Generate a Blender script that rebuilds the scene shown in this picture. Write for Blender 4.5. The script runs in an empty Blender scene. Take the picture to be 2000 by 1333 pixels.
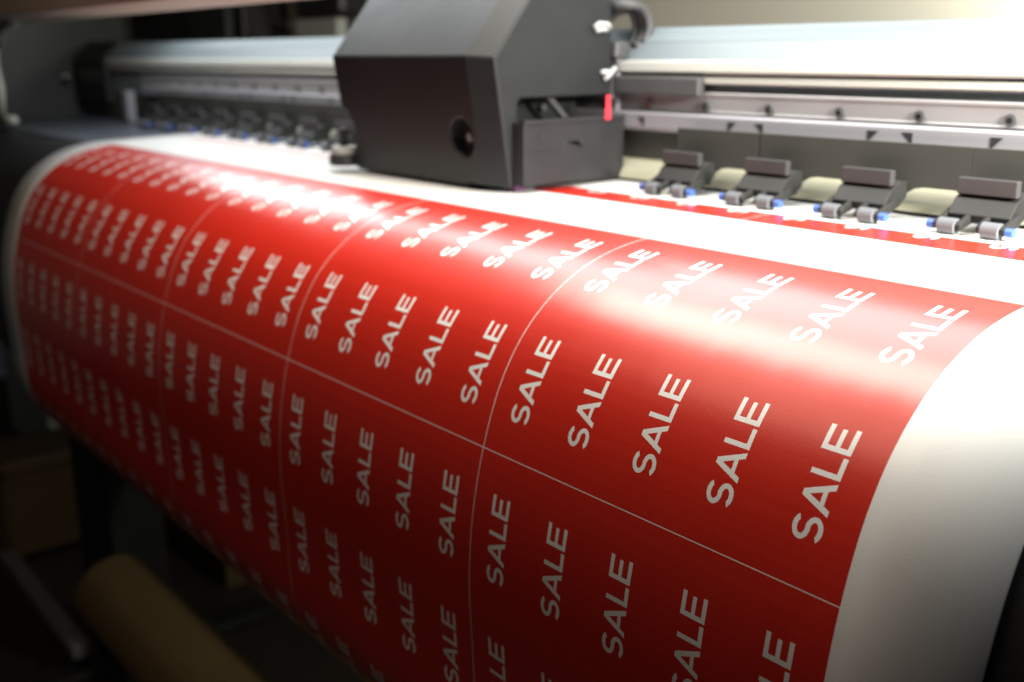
import bpy, bmesh, math, random
from mathutils import Vector, Matrix
random.seed(4)
C = bpy.context.scene.collection
K = 0.25                     # one print cell = 0.25 m; all coordinates below are in cells

# ------------------------------------------------------------------ camera, world, lamps, exposure
cam_data = bpy.data.cameras.new('camera')
cam = bpy.data.objects.new('camera', cam_data); C.objects.link(cam)
bpy.context.scene.camera = cam
RW = ((0.6226232, 0.19766918, -0.75714414), (0.78247466, -0.1678879, 0.59962243), (-0.00858847, -0.96578494, -0.25920203))
CP = Vector((0.95348291, -1.98091247, 0.47463543)) * K
right = Vector([r[0] for r in RW]); up = -Vector([r[1] for r in RW]); back = -Vector([r[2] for r in RW])
m4 = Matrix((right, up, back)).transposed().to_4x4(); m4.translation = CP
cam.matrix_world = m4
cam_data.sensor_width = 36.0
cam_data.lens = 38.17
cam_data.clip_start = 0.02; cam_data.clip_end = 60
cam_data.dof.use_dof = True
cam_data.dof.focus_distance = 2.12 * K
cam_data.dof.aperture_fstop = 6.3
cam_data.dof.aperture_blades = 9

sc = bpy.context.scene
world = bpy.data.worlds.new('World'); sc.world = world; world.use_nodes = True
bg = world.node_tree.nodes['Background']
bg.inputs[0].default_value = (0.75, 0.85, 1.0, 1); bg.inputs[1].default_value = 0.012


def area(name, loc, target, sx, sy, power, color, spread=math.pi):
    l = bpy.data.lights.new(name, 'AREA'); l.shape = 'RECTANGLE'
    l.size = sx * K; l.size_y = sy * K; l.energy = power; l.color = color; l.spread = spread
    o = bpy.data.objects.new(name, l); C.objects.link(o)
    o.location = Vector(loc) * K
    d = (Vector(target) - Vector(loc)).normalized()
    xax = Vector((1, 0, 0)); zax = -d
    if abs(zax.x) > 0.9: xax = Vector((0, 1, 0))
    yax = zax.cross(xax).normalized(); xax = yax.cross(zax).normalized()
    mm = Matrix((xax, yax, zax)).transposed().to_4x4(); mm.translation = Vector(loc) * K
    o.matrix_world = mm
    return o


area('bed_lamp', (-2.05, 0.52, 1.0), (-2.05, 0.20, 0.0), 8.3, 0.72, 7.1, (0.92, 0.98, 1.0))
area('work_lamp', (-1.5, -0.08, 2.25), (-1.3, -0.30, 0.0), 3.4, 0.9, 8.6, (1.0, 0.935, 0.83))
area('front_fill', (-2.6, -2.2, 3.2), (-3.0, -0.4, -1.0), 2.8, 1.8, 2.6, (1.0, 0.76, 0.56))  # added fill to brighten the lower hanging front, not a fixture of the room
area('wall_glow_fill', (-0.8, 2.45, 1.35), (-1.35, 3.0, 0.6), 0.6, 0.4, 5.6, (1.0, 0.98, 0.84))  # added unseen fill, brightens the wall corner in place of veiling glow

area('veil_fill', (1.05, 0.30, 0.85), (-0.5, 0.74, 0.10), 0.35, 0.35, 4.2, (1.0, 0.97, 0.86), 1.7)  # added unseen fill, lifts the darks at right in place of lens veil

sc.view_settings.view_transform = 'Standard'; sc.view_settings.look = 'None'
sc.view_settings.exposure = 0; sc.view_settings.gamma = 1
try: sc.view_settings.use_curve_mapping = False
except Exception: pass
sc.render.engine = 'CYCLES'
sc.cycles.use_denoising = True
sc.cycles.sample_clamp_indirect = 6
sc.cycles.max_bounces = 8


# ------------------------------------------------------------------ node helpers
class Ex:
    """a scalar shader expression: arithmetic on these builds Math nodes"""
    def __init__(s, nt, sock): s.nt, s.s = nt, sock
    def _op(s, op, *a, clamp=False):
        n = s.nt.nodes.new('ShaderNodeMath'); n.operation = op; n.use_clamp = clamp
        for i, v in enumerate((s,) + a):
            if isinstance(v, Ex): s.nt.links.new(v.s, n.inputs[i])
            else: n.inputs[i].default_value = v
        return Ex(s.nt, n.outputs[0])
    def __add__(s, o): return s._op('ADD', o)
    __radd__ = __add__
    def __sub__(s, o): return s._op('SUBTRACT', o)
    def __rsub__(s, o): return (s * -1.0) + o
    def __mul__(s, o): return s._op('MULTIPLY', o)
    __rmul__ = __mul__
    def __truediv__(s, o): return s._op('DIVIDE', o)
    def lt(s, o): return s._op('LESS_THAN', o)
    def gt(s, o): return s._op('GREATER_THAN', o)
    def mod(s, o): return s._op('FLOORED_MODULO', o)
    def abs(s): return s._op('ABSOLUTE')
    def sqrt(s): return s._op('SQRT')
    def max(s, o): return s._op('MAXIMUM', o)
    def min(s, o): return s._op('MINIMUM', o)
    def between(s, a, b): return s.gt(a) * s.lt(b)
    def no(s): return 1.0 - s
    def ramp(s, a, b): return ((s - a) * (1.0 / (b - a)))._op('ADD', 0.0, clamp=True)


MATS = {}
def mat(name, color, rough=0.5, metal=0.0, var=0.10, scale=60, bump=0.0, ior=1.45, stretch=(1, 1, 1), spec=0.5):
    if name in MATS: return MATS[name]
    m = bpy.data.materials.new(name); m.use_nodes = True; nt = m.node_tree
    b = nt.nodes['Principled BSDF']
    tc = nt.nodes.new('ShaderNodeTexCoord'); mp = nt.nodes.new('ShaderNodeMapping')
    mp.inputs['Scale'].default_value = stretch
    nt.links.new(tc.outputs['Object'], mp.inputs[0])
    nz = nt.nodes.new('ShaderNodeTexNoise'); nz.inputs['Scale'].default_value = scale; nz.inputs['Detail'].default_value = 6
    nt.links.new(mp.outputs[0], nz.inputs['Vector'])
    cr = nt.nodes.new('ShaderNodeMix'); cr.data_type = 'RGBA'
    cr.inputs['A'].default_value = tuple(c * (1 - var) for c in color) + (1,)
    cr.inputs['B'].default_value = tuple(min(1, c * (1 + var)) for c in color) + (1,)
    nt.links.new(nz.outputs['Fac'], cr.inputs['Factor'])
    nt.links.new(cr.outputs['Result'], b.inputs['Base Color'])
    r = Ex(nt, nz.outputs['Fac']) * 0.16 + (rough - 0.08)
    nt.links.new(r.s, b.inputs['Roughness'])
    b.inputs['Metallic'].default_value = metal; b.inputs['IOR'].default_value = ior; b.inputs['Specular IOR Level'].default_value = spec
    if bump:
        bp = nt.nodes.new('ShaderNodeBump'); bp.inputs['Strength'].default_value = bump; bp.inputs['Distance'].default_value = 0.001
        nt.links.new(nz.outputs['Fac'], bp.inputs['Height']); nt.links.new(bp.outputs[0], b.inputs['Normal'])
    MATS[name] = m
    return m


def M(n):
    return {
        'charcoal': lambda: mat('charcoal plastic', (0.014, 0.0148, 0.0155), 0.5, var=0.12, scale=35, bump=0.05, spec=0.3),
        'black': lambda: mat('black plastic', (0.02, 0.02, 0.021), 0.45, var=0.3, scale=40),
        'darkgrey': lambda: mat('dark grey plastic', (0.05, 0.05, 0.052), 0.5, var=0.2, scale=40),
        'greyplastic': lambda: mat('grey plastic', (0.17, 0.17, 0.185), 0.5, var=0.12, scale=50),
        'leverplastic': lambda: mat('lever plastic', (0.036, 0.034, 0.036), 0.55, spec=0.3, var=0.15, scale=50),
        'armplastic': lambda: mat('arm plastic', (0.015, 0.015, 0.0145), 0.6, spec=0.3, var=0.2, scale=50),
        'skirtplastic': lambda: mat('skirt plastic', (0.030, 0.030, 0.0265), 0.6, spec=0.3, var=0.12, scale=30),
        'trayplastic': lambda: mat('tray plastic', (0.022, 0.021, 0.023), 0.45, spec=0.3, var=0.3, scale=30, bump=0.1),
        'rubber': lambda: mat('grey rubber', (0.09, 0.094, 0.105), 0.7, var=0.15, scale=80),
        'blue': lambda: mat('blue plastic', (0.035, 0.085, 0.33), 0.45, var=0.1),
        'paleblue': lambda: mat('pale blue painted aluminium', (0.15, 0.177, 0.192), 0.5, 0.0, var=0.06, scale=12, stretch=(0.1, 6, 6)),
        'whitealu': lambda: mat('white anodised aluminium', (0.36, 0.36, 0.335), 0.5, 0.0, var=0.07, scale=14, stretch=(0.1, 6, 6)),
        'steel': lambda: mat('brushed steel rail', (0.21, 0.20, 0.205), 0.5, 0.3, var=0.16, scale=22, stretch=(1, 3, 3)),
        'greyalu': lambda: mat('grey aluminium', (0.24, 0.235, 0.255), 0.5, 0.3, var=0.12, scale=18, stretch=(0.1, 6, 6)),
        'chrome': lambda: mat('chrome', (0.7, 0.7, 0.7), 0.18, 1.0, var=0.1),
        'platen': lambda: mat('blue grey platen', (0.085, 0.095, 0.115), 0.34, 0.2, var=0.18, scale=30, stretch=(0.3, 4, 1)),
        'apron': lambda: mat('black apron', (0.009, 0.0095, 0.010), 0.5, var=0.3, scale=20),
        'backpanel': lambda: mat('olive grey panel', (0.06, 0.06, 0.053), 0.6, var=0.15, scale=16),
        'beige': lambda: mat('beige guide plate', (0.36, 0.345, 0.25), 0.6, var=0.08, scale=20),
        'hood': lambda: mat('brown grey hood', (0.42, 0.33, 0.27), 0.5, var=0.12, scale=10, stretch=(0.1, 3, 3)),
        'housing': lambda: mat('grey green housing', (0.032, 0.036, 0.034), 0.6, var=0.1, scale=12),
        'kraft': lambda: mat('kraft cardboard', (0.12, 0.081, 0.03), 0.8, var=0.16, scale=26, bump=0.2, stretch=(0.4, 2, 2)),
        'wood': lambda: mat('brown wood', (0.07, 0.04, 0.016), 0.6, var=0.35, scale=9, stretch=(4, 0.4, 4)),
        'floor': lambda: mat('dark floor', (0.032, 0.024, 0.019), 0.6, var=0.3, scale=5),
        'wall': lambda: mat('grey wall paint', (0.42, 0.41, 0.36), 0.85, var=0.06, scale=3, bump=0.05),
        'pillar': lambda: mat('pale pillar paint', (0.42, 0.45, 0.42), 0.8, var=0.08, scale=6),
        'red': lambda: mat('red tape', (0.62, 0.03, 0.05), 0.5, var=0.1),
        'whiteplastic': lambda: mat('white plastic', (0.40, 0.40, 0.40), 0.35, var=0.05),
        'magenta': lambda: mat('ink stain', (0.16, 0.05, 0.14), 0.5, var=0.4, scale=60),
    }[n]()


# ------------------------------------------------------------------ mesh helpers (cells)
def thing(name, label, cat, loc=(0, 0, 0), group=None):
    o = bpy.data.objects.new(name, None); C.objects.link(o)
    o.empty_display_size = 0.02
    o.location = Vector(loc) * K; o['label'] = label; o['category'] = cat
    if group: o['group'] = group
    return o
def world_loc(o):
    v = Vector((0, 0, 0))
    while o: v += o.location; o = o.parent
    return v
def obj(name, bm, material, parent=None, bevel=0.0, smooth=False, label=None, segs=2, local=False):
    me = bpy.data.meshes.new(name)
    bmesh.ops.recalc_face_normals(bm, faces=bm.faces)
    off = Vector((0, 0, 0)) if (local or parent is None) else world_loc(parent)
    for v in bm.verts: v.co = v.co * K - off
    bm.to_mesh(me); bm.free()
    me.materials.append(material)
    o = bpy.data.objects.new(name, me); C.objects.link(o)
    if parent: o.parent = parent
    if smooth:
        for p in me.polygons: p.use_smooth = True
    if bevel:
        b = o.modifiers.new('edge', 'BEVEL'); b.width = bevel * K; b.segments = segs; b.limit_method = 'ANGLE'; b.angle_limit = 0.6
        b.harden_normals = False
    if label: o['label'] = label
    return o
def tag(o, label, cat, group=None):
    o['label'] = label; o['category'] = cat
    if group: o['group'] = group
    return o
def structure(o, label=None):
    o['kind'] = 'structure'
    return o
def box(bm, x0, x1, y0, y1, z0, z1):
    vs = [bm.verts.new((x, y, z)) for x in (x0, x1) for y in (y0, y1) for z in (z0, z1)]
    for f in ((0, 1, 3, 2), (4, 6, 7, 5), (0, 4, 5, 1), (2, 3, 7, 6), (0, 2, 6, 4), (1, 5, 7, 3)):
        bm.faces.new([vs[i] for i in f])
    return bm
def Box(*a): return box(bmesh.new(), *a)
def prism_x(bm, pts, x0, x1):
    """pts: list of (y,z); extruded along X"""
    a = [bm.verts.new((x0, y, z)) for y, z in pts]; b = [bm.verts.new((x1, y, z)) for y, z in pts]
    n = len(pts)
    for i in range(n): bm.faces.new((a[i], a[(i + 1) % n], b[(i + 1) % n], b[i]))
    bm.faces.new(a); bm.faces.new(b[::-1])
    return bm
def prism_y(bm, pts, y0, y1):
    a = [bm.verts.new((x, y0, z)) for x, z in pts]; b = [bm.verts.new((x, y1, z)) for x, z in pts]
    n = len(pts)
    for i in range(n): bm.faces.new((a[i], a[(i + 1) % n], b[(i + 1) % n], b[i]))
    bm.faces.new(a); bm.faces.new(b[::-1])
    return bm
def cyl(bm, p0, p1, r, seg=24, r1=None):
    p0, p1 = Vector(p0), Vector(p1); d = (p1 - p0).normalized()
    u = d.orthogonal().normalized(); w = d.cross(u)
    r1 = r if r1 is None else r1
    A = [bm.verts.new(p0 + r * (math.cos(t) * u + math.sin(t) * w)) for t in (2 * math.pi * i / seg for i in range(seg))]
    B = [bm.verts.new(p1 + r1 * (math.cos(t) * u + math.sin(t) * w)) for t in (2 * math.pi * i / seg for i in range(seg))]
    for i in range(seg): bm.faces.new((A[i], A[(i + 1) % seg], B[(i + 1) % seg], B[i]))
    bm.faces.new(A[::-1]); bm.faces.new(B)
    return bm
def tube(bm, pts, r, seg=10):
    pts = [Vector(p) for p in pts]; rings = []
    for i, p in enumerate(pts):
        d = (pts[min(i + 1, len(pts) - 1)] - pts[max(i - 1, 0)]).normalized()
        u = d.cross(Vector((0.3, 0.2, 0.93))).normalized(); w = d.cross(u)
        rings.append([bm.verts.new(p + r * (math.cos(2 * math.pi * k / seg) * u + math.sin(2 * math.pi * k / seg) * w)) for k in range(seg)])
    for a, b in zip(rings, rings[1:]):
        for k in range(seg): bm.faces.new((a[k], a[(k + 1) % seg], b[(k + 1) % seg], b[k]))
    bm.faces.new(rings[0][::-1]); bm.faces.new(rings[-1])
    return bm
def auto_smooth(o, ang=40):
    me = o.data
    for p in me.polygons: p.use_smooth = True
    bm = bmesh.new(); bm.from_mesh(me)
    for e in bm.edges:
        if len(e.link_faces) == 2 and e.calc_face_angle(0) > math.radians(ang): e.smooth = False
    bm.to_mesh(me); bm.free()
    return o
def cut(o, cutter):
    m = o.modifiers.new('cut', 'BOOLEAN'); m.operation = 'DIFFERENCE'; m.object = cutter; m.solver = 'EXACT'
    dg = bpy.context.evaluated_depsgraph_get(); dg.update()
    me = bpy.data.meshes.new_from_object(o.evaluated_get(dg))
    o.modifiers.remove(m); old = o.data; o.data = me; bpy.data.meshes.remove(old)
    cm = cutter.data; bpy.data.objects.remove(cutter); bpy.data.meshes.remove(cm)


# ------------------------------------------------------------------ the sheet's profile: angle from horizontal against arc length
KN = [0.031, 0.031, 0.048, 0.211, 0.444, 0.705, 0.99, 1.209, 1.325, 1.43, 1.531, 1.614, 1.604, 1.584, 1.79, 2.20, 2.66, 2.96, 3.06, 3.10, 3.12]
KS = [-0.3 + 0.135 * i for i in range(21)]
def theta(s):
    if s <= KS[0]: return KN[0]
    if s >= KS[-1]: return KN[-1]
    i = min(int((s - KS[0]) / 0.135), 19); t = (s - KS[i]) / 0.135
    p0, p1, p2, p3 = KN[max(i - 1, 0)], KN[i], KN[i + 1], KN[min(i + 2, 20)]
    return 0.5 * (2 * p1 + (p2 - p0) * t + (2 * p0 - 5 * p1 + 4 * p2 - p3) * t * t + (3 * p1 - p0 - 3 * p2 + p3) * t ** 3)
def profile(s0, s1, step=0.01):
    n = int(round((s1 - s0) / step)); i0 = int(round(-s0 / step))
    ss = [s0 + step * i for i in range(n + 1)]
    y, z = [0.0], [0.0]
    for s in ss[:-1]:
        t = theta(s + step / 2); y.append(y[-1] - math.cos(t) * step); z.append(z[-1] - math.sin(t) * step)
    return [(s, a - y[i0], b - z[i0], theta(s)) for s, a, b in zip(ss, y, z)]


# ------------------------------------------------------------------ the room
f = structure(obj('floor', Box(-16, 8, -8, 6, -4.3, -4.2), M('floor')))
w = structure(obj('wall', Box(-18, 8, 3.0, 3.2, -4.2, 7), M('wall')))
w2 = structure(obj('wall', Box(-18.2, -18, -8, 3.2, -4.2, 7), M('wall')))

# ------------------------------------------------------------------ the printed sheet
def print_material():
    m = bpy.data.materials.new('printed vinyl'); m.use_nodes = True; nt = m.node_tree
    b = nt.nodes['Principled BSDF']
    uv = nt.nodes.new('ShaderNodeUVMap'); uv.uv_map = 'sheet'
    sx = nt.nodes.new('ShaderNodeSeparateXYZ'); nt.links.new(uv.outputs[0], sx.inputs[0])
    x = Ex(nt, sx.outputs[0]) ; s = Ex(nt, sx.outputs[1])       # both in cells; x runs to the left from the right red edge
    TOP, PER, CAP = -0.02, 0.7588, 0.0617
    # letters ---------------------------------------------------------------
    def words(s_in, row_end):
        p = (row_end - s_in) / CAP                               # along the reading direction, in cap heights
        q = ((x.mod(0.2) - 0.1) / CAP) + 0.5                     # up the glyph
        inq = q.between(0.0, 1.0)
        st = 0.162
        # E and L
        def bar(a, c): return p.between(a, c)
        e = (bar(2.70, 2.70 + st) + bar(2.70, 3.50) * (q.lt(0.165) + q.gt(0.835)) + bar(2.70, 3.42) * q.between(0.425, 0.58)) * inq
        l = (bar(1.93, 1.93 + st) + bar(1.93, 2.60) * q.lt(0.165)) * inq
        # A
        d = (p - 1.345).abs()
        outer = d.lt((q * -0.40) + 0.49); inner = d.lt((q * -0.40) + 0.305) * q.between(0.22, 0.37).no()
        a = outer * inner.no() * inq
        # S: two elliptical rings with an opening each
        def ring(cq, flip):
            dp = p - 0.395; dq = q - cq
            rx, ry = 0.292, 0.2165
            n = ((dp * (1 / rx)) * (dp * (1 / rx)) + (dq * (1 / ry)) * (dq * (1 / ry))).sqrt()
            g = ((dp * (1 / rx ** 2)) * (dp * (1 / rx ** 2)) + (dq * (1 / ry ** 2)) * (dq * (1 / ry ** 2))).sqrt() / n.max(0.02)
            dist = ((n - 1.0) / g.max(0.05)).abs()
            if flip: keep = (dp.lt(0.0) * dq.gt(dp * 0.45)).no()
            else: keep = (dp.gt(0.0) * dq.lt(dp * 0.45)).no()
            return dist.lt(st / 2) * keep
        S = ring(0.712, False).max(ring(0.288, True)) * p.between(-0.05, 0.9)
        return (e + l + a + S).min(1.0)
    sm = (s - 0.073 - s.gt(0.7388) * 0.0265).mod(0.366)          # rows of words, set apart a little more across the cut line
    W1 = words(sm, 0.2175) * s.gt(0.0)
    line = (((x + 0.5).mod(1.0) - 0.5).abs().lt(0.00105) + (s - 0.7388).abs().lt(0.00105)).min(1.0)
    blk = x.between(0.0, 5.0) * s.gt(TOP)
    soft = (s - TOP).ramp(-0.012, 0.012)
    red1 = x.between(0.0, 5.0) * soft * (W1 + line).min(1.0).no()
    # the next block, only just printed
    W2 = words(s, -0.463)
    strip = x.between(0.0, 5.0) * s.between(-0.512, -0.372)
    fresh = (x - 1.9).ramp(0.0, 0.6) * -0.72 + 1.0               # fewer passes laid down beyond the carriage
    red2 = strip * (W2 + ((x + 0.5).mod(1.0) - 0.5).abs().lt(0.00105)).min(1.0).no() * fresh
    red = (red1 + red2).min(1.0)
    # colours
    tc = nt.nodes.new('ShaderNodeTexCoord')
    nz = nt.nodes.new('ShaderNodeTexNoise'); nz.inputs['Scale'].default_value = 900; nz.inputs['Detail'].default_value = 2
    nt.links.new(tc.outputs['Object'], nz.inputs['Vector'])
    nb = nt.nodes.new('ShaderNodeTexNoise'); nb.inputs['Scale'].default_value = 9; nb.inputs['Detail'].default_value = 5
    nt.links.new(tc.outputs['Object'], nb.inputs['Vector'])
    ink = nt.nodes.new('ShaderNodeMix'); ink.data_type = 'RGBA'
    ink.inputs['A'].default_value = (0.47, 0.014, 0.005, 1); ink.inputs['B'].default_value = (0.58, 0.022, 0.009, 1)
    bands = nt.nodes.new('ShaderNodeTexNoise'); bands.noise_dimensions = '1D'; bands.inputs['Scale'].default_value = 55; bands.inputs['Detail'].default_value = 1
    nt.links.new(s.s, bands.inputs['W'])
    dens = Ex(nt, nz.outputs['Fac']) * 0.7 + Ex(nt, bands.outputs['Fac']) * 0.45 + Ex(nt, nb.outputs['Fac']) * 0.5 - 0.32
    nt.links.new(dens.s, ink.inputs['Factor'])
    mx = nt.nodes.new('ShaderNodeMix'); mx.data_type = 'RGBA'
    mx.inputs['A'].default_value = (0.80, 0.80, 0.78, 1)
    nt.links.new(ink.outputs['Result'], mx.inputs['B']); nt.links.new(red.s, mx.inputs['Factor'])
    nt.links.new(mx.outputs['Result'], b.inputs['Base Color'])
    r = Ex(nt, nb.outputs['Fac']) * 0.08 + Ex(nt, nz.outputs['Fac']) * 0.05 + Ex(nt, bands.outputs['Fac']) * 0.06 + 0.27 + red * -0.02
    nt.links.new(r.s, b.inputs['Roughness']); b.inputs['IOR'].default_value = 1.5
    b.inputs['Coat Weight'].default_value = 0.6; b.inputs['Coat Roughness'].default_value = 0.24; b.inputs['Coat IOR'].default_value = 1.5
    bp = nt.nodes.new('ShaderNodeBump'); bp.inputs['Strength'].default_value = 0.06; bp.inputs['Distance'].default_value = 0.0006
    nt.links.new(nz.outputs['Fac'], bp.inputs['Height'])
    wv = nt.nodes.new('ShaderNodeTexNoise'); wv.inputs['Scale'].default_value = 16; wv.inputs['Detail'].default_value = 2
    wm = nt.nodes.new('ShaderNodeMapping'); wm.inputs['Scale'].default_value = (1.0, 0.45, 0.45)
    nt.links.new(tc.outputs['Object'], wm.inputs[0]); nt.links.new(wm.outputs[0], wv.inputs['Vector'])
    b2 = nt.nodes.new('ShaderNodeBump'); b2.inputs['Strength'].default_value = 0.5; b2.inputs['Distance'].default_value = 0.0022
    nt.links.new(wv.outputs['Fac'], b2.inputs['Height']); nt.links.new(bp.outputs[0], b2.inputs['Normal'])
    nt.links.new(b2.outputs[0], b.inputs['Normal']); nt.links.new(b2.outputs[0], b.inputs['Coat Normal'])
    return m


pr = profile(-1.25, 2.4)
bm = bmesh.new(); uvl = bm.loops.layers.uv.new('sheet')
XS = [0.255 - (0.255 + 5.265) * i / 24 for i in range(25)]
grid = [[bm.verts.new((x, y, z)) for x in XS] for s, y, z, t in pr]
key = {}
for i, row in enumerate(grid):
    for j, v in enumerate(row): key[v] = (-XS[j], pr[i][0])
for i in range(len(grid) - 1):
    for j in range(24):
        fc = bm.faces.new((grid[i][j], grid[i + 1][j], grid[i + 1][j + 1], grid[i][j + 1]))
        for lp in fc.loops: lp[uvl].uv = key[lp.vert]
sheet = obj('printed_sheet', bm, print_material(), smooth=True)
sol = sheet.modifiers.new('thickness', 'SOLIDIFY'); sol.thickness = 0.0003; sol.offset = 0
tag(sheet, 'wide white vinyl sheet printed with rows of SALE on red, bending down over the printer', 'printed banner')

# ------------------------------------------------------------------ the printer
printer = thing('wide_format_printer', 'dark wide-format inkjet printer with pale aluminium gantry feeding the red sheet', 'printer', (-3, 0.4, -4.2))
XL, XR = -7.9, 1.6
P = lambda name, bm, m, **k: obj(name, bm, M(m), printer, **k)

# platen top and the apron the sheet runs over (9 mm below it)
off = 0.012
under = [(y - math.sin(t) * -off, z - math.cos(t) * off) for s, y, z, t in pr if -1.25 <= s <= 0.02][::4]
top = [(a, b) for a, b in under]
P('platen', prism_x(bmesh.new(), top + [(top[-1][0], -0.10), (top[0][0], -0.10)], XL, XR), 'platen', bevel=0.004)
ap = [(y + math.sin(t) * off, z - math.cos(t) * off) for s, y, z, t in pr if 0.02 < s <= 1.45][::4]
inner = [(y + 0.06, z - 0.02) for y, z in ap][::-1]
o = P('front_apron', prism_x(bmesh.new(), ap + inner, XL, XR), 'apron'); auto_smooth(o, 50)

# gantry: painted beam with its white lip, then the light bar, rack, rail and lower lip
P('gantry_beam', prism_x(bmesh.new(), [(1.2, 0.545), (0.90, 0.545), (0.885, 0.53), (0.845, 0.500), (0.842, 0.492), (0.812, 0.437), (0.812, 0.10), (1.2, 0.10)], XL, XR), 'paleblue', bevel=0.004)
P('beam_lip', prism_x(bmesh.new(), [(0.81, 0.437), (0.768, 0.432), (0.764, 0.398), (0.775, 0.392), (0.81, 0.392)], XL, XR), 'whitealu', bevel=0.004)
P('cover_strip', prism_x(bmesh.new(), [(0.81, 0.386), (0.785, 0.386), (0.776, 0.378), (0.776, 0.362), (0.81, 0.357)], XL, XR), 'whitealu', bevel=0.003)
rail = P('guide_rail', prism_x(bmesh.new(), [(0.81, 0.334), (0.780, 0.334), (0.776, 0.330), (0.776, 0.322), (0.779, 0.319), (0.779, 0.275), (0.776, 0.272), (0.776, 0.267), (0.81, 0.267)], -6.6, XR), 'steel', bevel=0.002)
scx = -0.465
for i in range(26):
    xx = scx - 0.257 * i
    if xx < -6.5: break
    if -2.8 < xx < -1.95: continue
    b_ = bmesh.new(); cyl(b_, (xx, 0.781, 0.289), (xx, 0.771, 0.289), 0.0165)
    sw = obj('screw', b_, M('darkgrey'), printer, bevel=0.0015)
    sw.parent = rail
    b_ = bmesh.new(); cyl(b_, (xx, 0.7712, 0.289), (xx, 0.7695, 0.289), 0.009, 6)
    g_ = obj('screw', b_, M('chrome'), printer); g_.parent = rail
    for q_ in (sw, g_): q_.location = -rail.location
lip = P('lower_lip', prism_x(bmesh.new(), [(0.81, 0.264), (0.752, 0.264), (0.748, 0.256), (0.748, 0.212), (0.753, 0.200), (0.81, 0.200)], -6.5, XR), 'greyalu', bevel=0.004)
for x0, sg in [(-0.484, 1), (-0.372, -1), (-0.04, 1), (0.07, -1)] + [(-0.848 - 0.512 * i + d_, sg_) for i in range(11) for d_, sg_ in ((0, 1), (0.112, -1))]:
    tb = bmesh.new()
    prism_y(tb, [(x0 - 0.014 * sg, 0.246), (x0 + 0.018 * sg, 0.246), (x0 - 0.014 * sg, 0.214)], 0.7462, 0.753)
    tri = obj('triangle_slot', tb, M('black'), printer); tri.parent = lip; tri.location = -lip.location
# space under the gantry
P('back_panel', Box(XL, XR, 0.80, 0.81, 0.03, 0.198), 'backpanel')
P('guide_plate', prism_x(bmesh.new(), [(0.80, 0.098), (0.765, 0.090), (0.735, 0.062), (0.722, 0.036), (0.728, 0.034), (0.742, 0.058), (0.77, 0.084), (0.80, 0.09)], -6.3, XR), 'beige')

P('beam_end_shade', prism_x(bmesh.new(), [(0.745, 0.12), (1.2, 0.12), (1.2, 0.56), (0.88, 0.56), (0.745, 0.44)], XL, -7.2), 'apron', bevel=0.01)  # added dark block standing in for the shadow over the beam's left end
# pinch rollers
def roller_unit():
    t = bpy.data.objects.new('pinch_roller', None); C.objects.link(t); t.parent = printer; t.empty_display_size = 0.01
    def part(name, bm, m, **k):
        return obj(name, bm, M(m), t, local=True, **k)
    # local origin: on the sheet under the middle of the rollers
    a = bmesh.new()
    prism_x(a, [(0.02, 0.048), (0.03, 0.028), (0.08, 0.032), (0.125, 0.06), (0.125, 0.104), (0.09, 0.106), (0.05, 0.085)], -0.082, 0.082)
    for px in (-0.088, -0.026, 0.026, 0.088):
        prism_x(a, [(-0.022, 0.012), (-0.024, 0.028), (-0.012, 0.036), (0.05, 0.060), (0.05, 0.030)], px - 0.007, px + 0.007)
    # shoulder that curves down beside the arm, as moulded
    sk = [(-0.0875, 0.205), (0.2575, 0.205), (0.2575, 0.090), (0.13, 0.090), (0.10, 0.085), (0.078, 0.072), (0.062, 0.052), (0.055, 0.03), (-0.03, 0.03), (-0.062, 0.090), (-0.0875, 0.090)]
    part('arm', a, 'armplastic', bevel=0.003)
    a = bmesh.new(); prism_y(a, sk, 0.126, 0.136)
    part('skirt', a, 'skirtplastic', bevel=0.002)
    for px in (-0.057, 0.057):
        c_ = bmesh.new(); cyl(c_, (px - 0.022, -0.012, 0.0215), (px + 0.022, -0.012, 0.0215), 0.0205)
        auto_smooth(part('roller', c_, 'rubber'))
    for sg in (-1, 1):
        c_ = bmesh.new(); cyl(c_, (sg * 0.094, -0.012, 0.0215), (sg * 0.112, -0.012, 0.0215), 0.0115)
        auto_smooth(part('axle_tip', c_, 'blue'))
    part('lever_plate', Box(-0.078, 0.078, 0.048, 0.070, 0.095, 0.137), 'leverplastic', bevel=0.003)
    return t
unit = roller_unit()
kids = list(unit.children)
ux = [-0.085, -0.425, -0.770, -1.112, -1.450] + [-3.24 - 0.345 * i for i in range(9)]
for i, xx in enumerate(ux):
    if i == 0: u = unit
    else:
        u = unit.copy(); C.objects.link(u); u.parent = printer
        for ch in kids:
            c_ = ch.copy(); C.objects.link(c_); c_.parent = u
    u.location = Vector((xx, 0.565, 0.0182)) * K - world_loc(printer)

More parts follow.
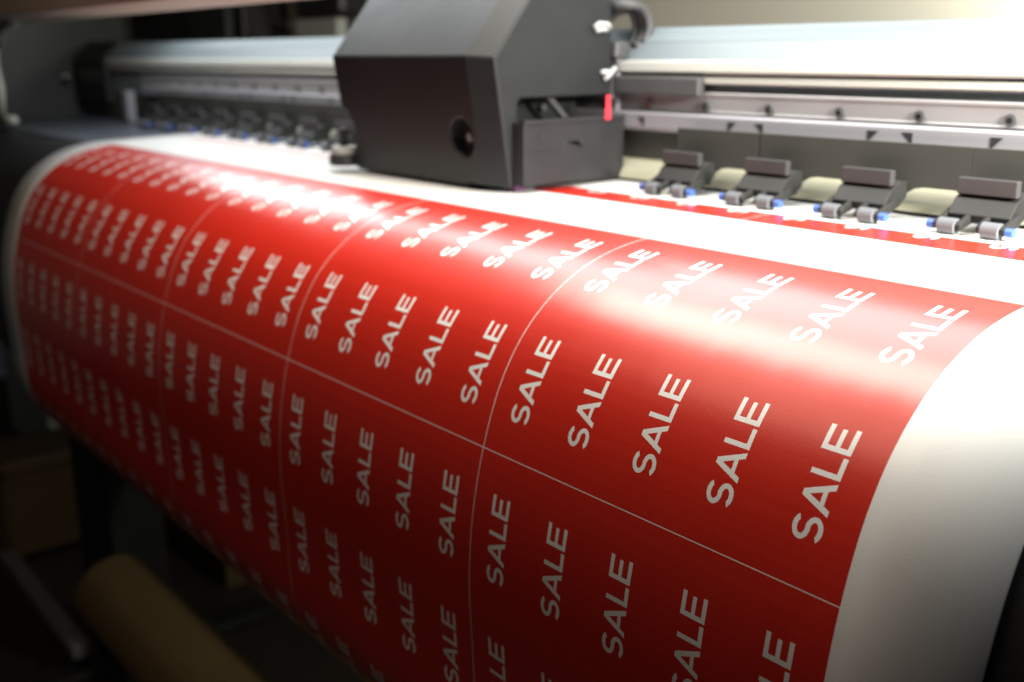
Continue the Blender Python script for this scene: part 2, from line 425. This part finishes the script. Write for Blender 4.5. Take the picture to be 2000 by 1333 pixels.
# left end of the bed
P('edge_guide', Box(-6.66, -6.56, 0.66, 0.72, 0.02, 0.225), 'greyplastic', bevel=0.006)
b_ = bmesh.new(); cyl(b_, (-7.9, 0.70, 0.303), (-7.9, 0.64, 0.303), 0.05)
auto_smooth(P('lock_knob', b_, 'chrome', bevel=0.006))
P('side_housing', prism_x(bmesh.new(), [(0.10, 0.10), (0.20, 0.0), (0.55, -0.06), (1.2, -0.06), (1.2, 0.95), (0.10, 0.95)], -8.6, -7.95), 'housing', bevel=0.03)
b_ = bmesh.new()
tube(b_, [(-7.05, 0.0, 0.54), (-6.95, 0.0, 0.60), (-6.78, 0.0, 0.66), (-6.55, 0.0, 0.665)], 0.035); tube(b_, [(-7.2, 0.0, 0.03), (-7.0, 0.0, 0.05), (-6.84, 0.0, 0.05)], 0.028)
tube(b_, [(-7.06, 0.0, 0.56), (-7.12, 0.0, 0.4), (-7.06, 0.0, 0.25), (-7.14, 0.0, 0.03)], 0.02)
P('latch', b_, 'whitealu', smooth=True)
P('hood', prism_x(bmesh.new(), [(-0.14, 0.692), (0.13, 0.668), (0.15, 0.676), (0.15, 0.80), (-0.14, 0.86)], -8.6, -2.75), 'hood', bevel=0.012)
# stand below
P('stand_leg', Box(-7.25, -6.45, 0.20, 0.60, -4.1, -0.35), 'black', bevel=0.02)
P('stand_leg', Box(1.0, 1.5, 0.20, 0.60, -4.1, -0.35), 'black', bevel=0.02)
P('cross_bar', Box(-6.45, 1.0, 0.42, 0.58, -2.1, -1.7), 'black', bevel=0.02)
P('stand_foot', Box(-7.15, -6.85, -0.9, 1.6, -4.2, -4.1), 'black', bevel=0.02)
P('foot_bar', Box(-9.0, -6.9, -0.05, 0.09, -4.0, -3.88), 'greyplastic', bevel=0.02)
P('stand_foot', Box(1.15, 1.4, -1.2, 1.6, -4.2, -4.1), 'black', bevel=0.02)

# ------------------------------------------------------------------ the carriage
car = thing('print_carriage', 'charcoal faceted print head carriage riding over the white sheet', 'print head', (-2.4, 0.45, 0.03))
def carriage_body():
    bm = bmesh.new()
    L, F, R_ = -2.87, -2.0, -1.9
    base = [(0.238, 0.032), (0.172, 0.455), (0.60, 0.98), (0.735, 0.98), (0.735, 0.032)]
    ins = [(0.278, 0.024), (0.214, 0.449), (0.62, 0.95), (0.735, 0.95), (0.735, 0.024)]
    rings = [[bm.verts.new((x, y, z)) for y, z in pts] for x, pts in ((L, base), (F, base), (R_, ins))]
    for a, b in zip(rings, rings[1:]):
        for i in range(5): bm.faces.new((a[i], a[(i + 1) % 5], b[(i + 1) % 5], b[i]))
    bm.faces.new(rings[0]); bm.faces.new(rings[-1][::-1])
    return bm
body = obj('body', carriage_body(), M('charcoal'), car)
# notch for the side tray, sensor hole and guide recess
nb = bmesh.new()
prism_x(nb, [(0.312, -0.1), (0.312, 0.300), (0.325, 0.318), (0.80, 0.318), (0.80, -0.1)], -2.08, -1.7)
cut(body, obj('cutter', nb, M('charcoal'), car))
nb = bmesh.new(); cyl(nb, (-2.083, 0.10, 0.188), (-2.083, 0.30, 0.188), 0.068, 10)
cut(body, obj('cutter', nb, M('charcoal'), car))
nb = bmesh.new(); cyl(nb, (-2.90, 0.10, 0.165), (-2.90, 0.34, 0.165), 0.105, 32)
cut(body, obj('cutter', nb, M('charcoal'), car))
bv = body.modifiers.new('edge', 'BEVEL'); bv.width = 0.007 * K; bv.segments = 3; bv.limit_method = 'ANGLE'; bv.angle_limit = 0.45
A = lambda name, bm, m, **k: obj(name, bm, M(m), car, **k)
b_ = bmesh.new(); cyl(b_, (-2.083, 0.299, 0.188), (-2.083, 0.262, 0.188), 0.066, 20)
A('sensor_well', b_, 'black')
b_ = bmesh.new(); cyl(b_, (-2.083, 0.263, 0.188), (-2.083, 0.243, 0.188), 0.017, 6)
A('screw', b_, 'greyplastic', bevel=0.003)
b_ = bmesh.new(); cyl(b_, (-2.90, 0.225, 0.034), (-2.90, 0.225, 0.078), 0.062, 28); cyl(b_, (-2.90, 0.225, 0.107), (-2.90, 0.225, 0.18), 0.018, 16)
auto_smooth(A('guide_foot', b_, 'black', bevel=0.006))
b_ = bmesh.new(); cyl(b_, (-2.90, 0.225, 0.0785), (-2.90, 0.225, 0.108), 0.052, 28)
auto_smooth(A('washer', b_, 'whitealu', bevel=0.003))
A('base_plate', Box(-2.84, -2.1, 0.25, 0.73, 0.0215, 0.031), 'black')
# tray in the notch
tr = bmesh.new()
box(tr, -1.860, -1.840, 0.287, 0.742, 0.036, 0.249)            # outer wall, standing out from the side
box(tr, -1.990, -1.861, 0.287, 0.299, 0.036, 0.242)            # front wall
box(tr, -2.07, -1.861, 0.32, 0.70, 0.036, 0.06)                # bottom
box(tr, -1.8398, -1.833, 0.287, 0.742, 0.238, 0.251)           # rim
box(tr, -1.8398, -1.8365, 0.294, 0.445, 0.146, 0.154)          # moulded step
prism_x(tr, [(0.4455, 0.146), (0.475, 0.170), (0.524, 0.170), (0.544, 0.146), (0.544, 0.154), (0.521, 0.177), (0.472, 0.177), (0.4455, 0.154)], -1.8398, -1.8365)
tray = A('head_tray', tr, 'trayplastic', bevel=0.002)
sl_ = obj('slot', Box(-1.8405, -1.838, 0.359, 0.373, 0.178, 0.207), M('black'), car)
b_ = bmesh.new(); cyl(b_, (-1.841, 0.534, 0.168), (-1.8375, 0.534, 0.168), 0.012, 16)
ho_ = obj('hole', b_, M('black'), car)
for q_ in (sl_, ho_): q_.parent = tray
b_ = bmesh.new(); prism_x(b_, [(0.47, 0.316), (0.50, 0.316), (0.575, 0.245), (0.545, 0.245)], -1.96, -1.94)
A('strut', b_, 'darkgrey', bevel=0.002)
for yy, zz in ((0.385, 0.285), (0.555, 0.275)):
    b_ = bmesh.new(); cyl(b_, (-2.08, yy, zz), (-2.05, yy, zz), 0.014, 14)
    A('screw', b_, 'darkgrey', bevel=0.003)
A('tape', prism_x(bmesh.new(), [(0.648, 0.321), (0.664, 0.321), (0.669, 0.239), (0.643, 0.239)], -1.8325, -1.8305), 'red', label='red tape flag on the tray rim')
b_ = bmesh.new(); box(b_, -2.0, -1.905, 0.345, 0.39, 0.012, 0.0355); A('wiper', b_, 'rubber', bevel=0.003)
b_ = bmesh.new(); box(b_, -2.0, -1.905, 0.395, 0.50, 0.014, 0.0355); box(b_, -2.0, -1.91, 0.55, 0.77, 0.016, 0.0355); A('print_head', b_, 'black', bevel=0.002)
b_ = bmesh.new(); box(b_, -1.96, -1.89, 0.295, 0.335, 0.016, 0.05); A('ink_stain', b_, 'magenta', bevel=0.006)
# back plate, clips, hose bracket, slider
A('back_plate', Box(-1.935, -1.90, 0.765, 0.785, 0.235, 0.44), 'greyalu', bevel=0.003)
for pts in ([(-1.888, 0.64, 0.545), (-1.885, 0.66, 0.558), (-1.885, 0.70, 0.556), (-1.888, 0.715, 0.545)],
            [(-1.888, 0.648, 0.535), (-1.885, 0.68, 0.540), (-1.888, 0.70, 0.538)],
            [(-1.888, 0.675, 0.395), (-1.885, 0.70, 0.398), (-1.888, 0.715, 0.397)],
            [(-1.888, 0.69, 0.372), (-1.885, 0.71, 0.385), (-1.885, 0.735, 0.408), (-1.888, 0.74, 0.41)]):
    b_ = bmesh.new(); tube(b_, pts, 0.0075); A('clip', b_, 'whiteplastic', smooth=True)
b_ = bmesh.new(); box(b_, -2.05, -1.88, 0.735, 0.80, 0.44, 0.50); prism_x(b_, [(0.735, 0.56), (0.86, 0.60), (0.90, 0.68), (0.735, 0.70)], -2.06, -1.93)
A('hose_bracket', b_, 'darkgrey', bevel=0.012)
for k in range(3):
    b_ = bmesh.new()
    tube(b_, [(-1.90 - 0.02 * k, 0.74 + 0.012 * k, 0.62 - 0.02 * k)] + [(-1.86 - 0.03 * k, 0.80 + 0.075 * math.sin(a) , 0.545 + 0.075 * math.cos(a)) for a in [i * 0.3 for i in range(0, 9 + k)]], 0.017)
    A('hose', b_, 'darkgrey' if k != 1 else 'black', smooth=True)
b_ = bmesh.new(); box(b_, -1.90, -1.50, 0.74, 0.774, 0.322, 0.382); box(b_, -2.9, -1.9, 0.737, 0.774, 0.30, 0.384)
A('slider', b_, 'darkgrey', bevel=0.006)

# ------------------------------------------------------------------ below and behind
tubeo = bmesh.new(); segs = 40
ty, tz, ro, ri = -0.18, -2.66, 0.235, 0.20
for (xa, xb) in ((-5.18, 0.8),):
    rr = []
    for x_, r_ in ((xa, ri), (xa, ro), (xb, ro), (xb, ri)):
        rr.append([tubeo.verts.new((x_, ty + r_ * math.cos(2 * math.pi * i / segs), tz + r_ * math.sin(2 * math.pi * i / segs))) for i in range(segs)])
    for a, b in zip(rr, rr[1:] + rr[:1]):
        for i in range(segs): tubeo.faces.new((a[i], a[(i + 1) % segs], b[(i + 1) % segs], b[i]))
t_ = obj('cardboard_tube', tubeo, M('kraft')); auto_smooth(t_)
tag(t_, 'long brown cardboard take-up tube in the shadow below the sheet', 'cardboard tube')

crate = thing('wooden_bench', 'narrow dark brown wooden bench with pale worn top behind the printer leg', 'bench', (-9.3, 0.3, -4.2))
obj('bench_top', Box(-9.75, -9.0, -1.3, 1.9, -3.20, -3.07), M('wood'), crate, bevel=0.02)
obj('side_board', Box(-9.15, -9.06, -1.2, 1.8, -4.0, -3.20), M('wood'), crate, bevel=0.01)
for lx, ly in ((-9.25, -1.1), (-9.25, 1.7), (-9.65, -1.1), (-9.65, 1.7)):
    obj('leg', Box(lx - 0.08, lx + 0.08, ly - 0.08, ly + 0.08, -4.2, -3.20), M('wood'), crate, bevel=0.01)
bx_ = obj('cardboard_box', Box(-9.1, -7.6, 1.5, 2.2, -4.2, -3.85), M('kraft'), bevel=0.015)
tag(bx_, 'low cardboard box on the dark floor under the hanging sheet', 'cardboard box')
pil = obj('pillar', Box(-13.5, -11.75, 1.2, 1.8, -4.2, 6), M('pillar'), bevel=0.03)
tag(pil, 'pale painted pillar behind the left end of the sheet', 'pillar')
# things on the back wall seen over the gantry
cab = thing('storage_cabinet', 'dark cabinet with open bays seen over the gantry', 'cabinet', (-9, 2.6, -4.2))
cb = bmesh.new(); box(cb, -12.0, -8.6, 2.5, 2.95, -4.2, 3.0); obj('cabinet_case', cb, M('black'), cab, bevel=0.02)
obj('upright', Box(-9.55, -8.75, 2.40, 2.49, -4.2, 3.0), M('housing'), cab, bevel=0.02)
obj('upright', Box(-11.6, -11.35, 2.40, 2.49, -4.2, 3.0), M('darkgrey'), cab, bevel=0.02)
mon = obj('wall_unit', Box(-8.0, -7.2, 2.7, 2.99, 0.75, 1.7), M('black'), bevel=0.06)
tag(mon, 'black rounded box on the wall between cabinet and carriage', 'wall box')
pb = obj('switch_box', Box(-7.6, -6.9, 2.5, 2.6, 0.50, 0.73), M('pillar'), bevel=0.02)
tag(pb, 'small pale box peeking over the gantry just left of the carriage', 'switch box')
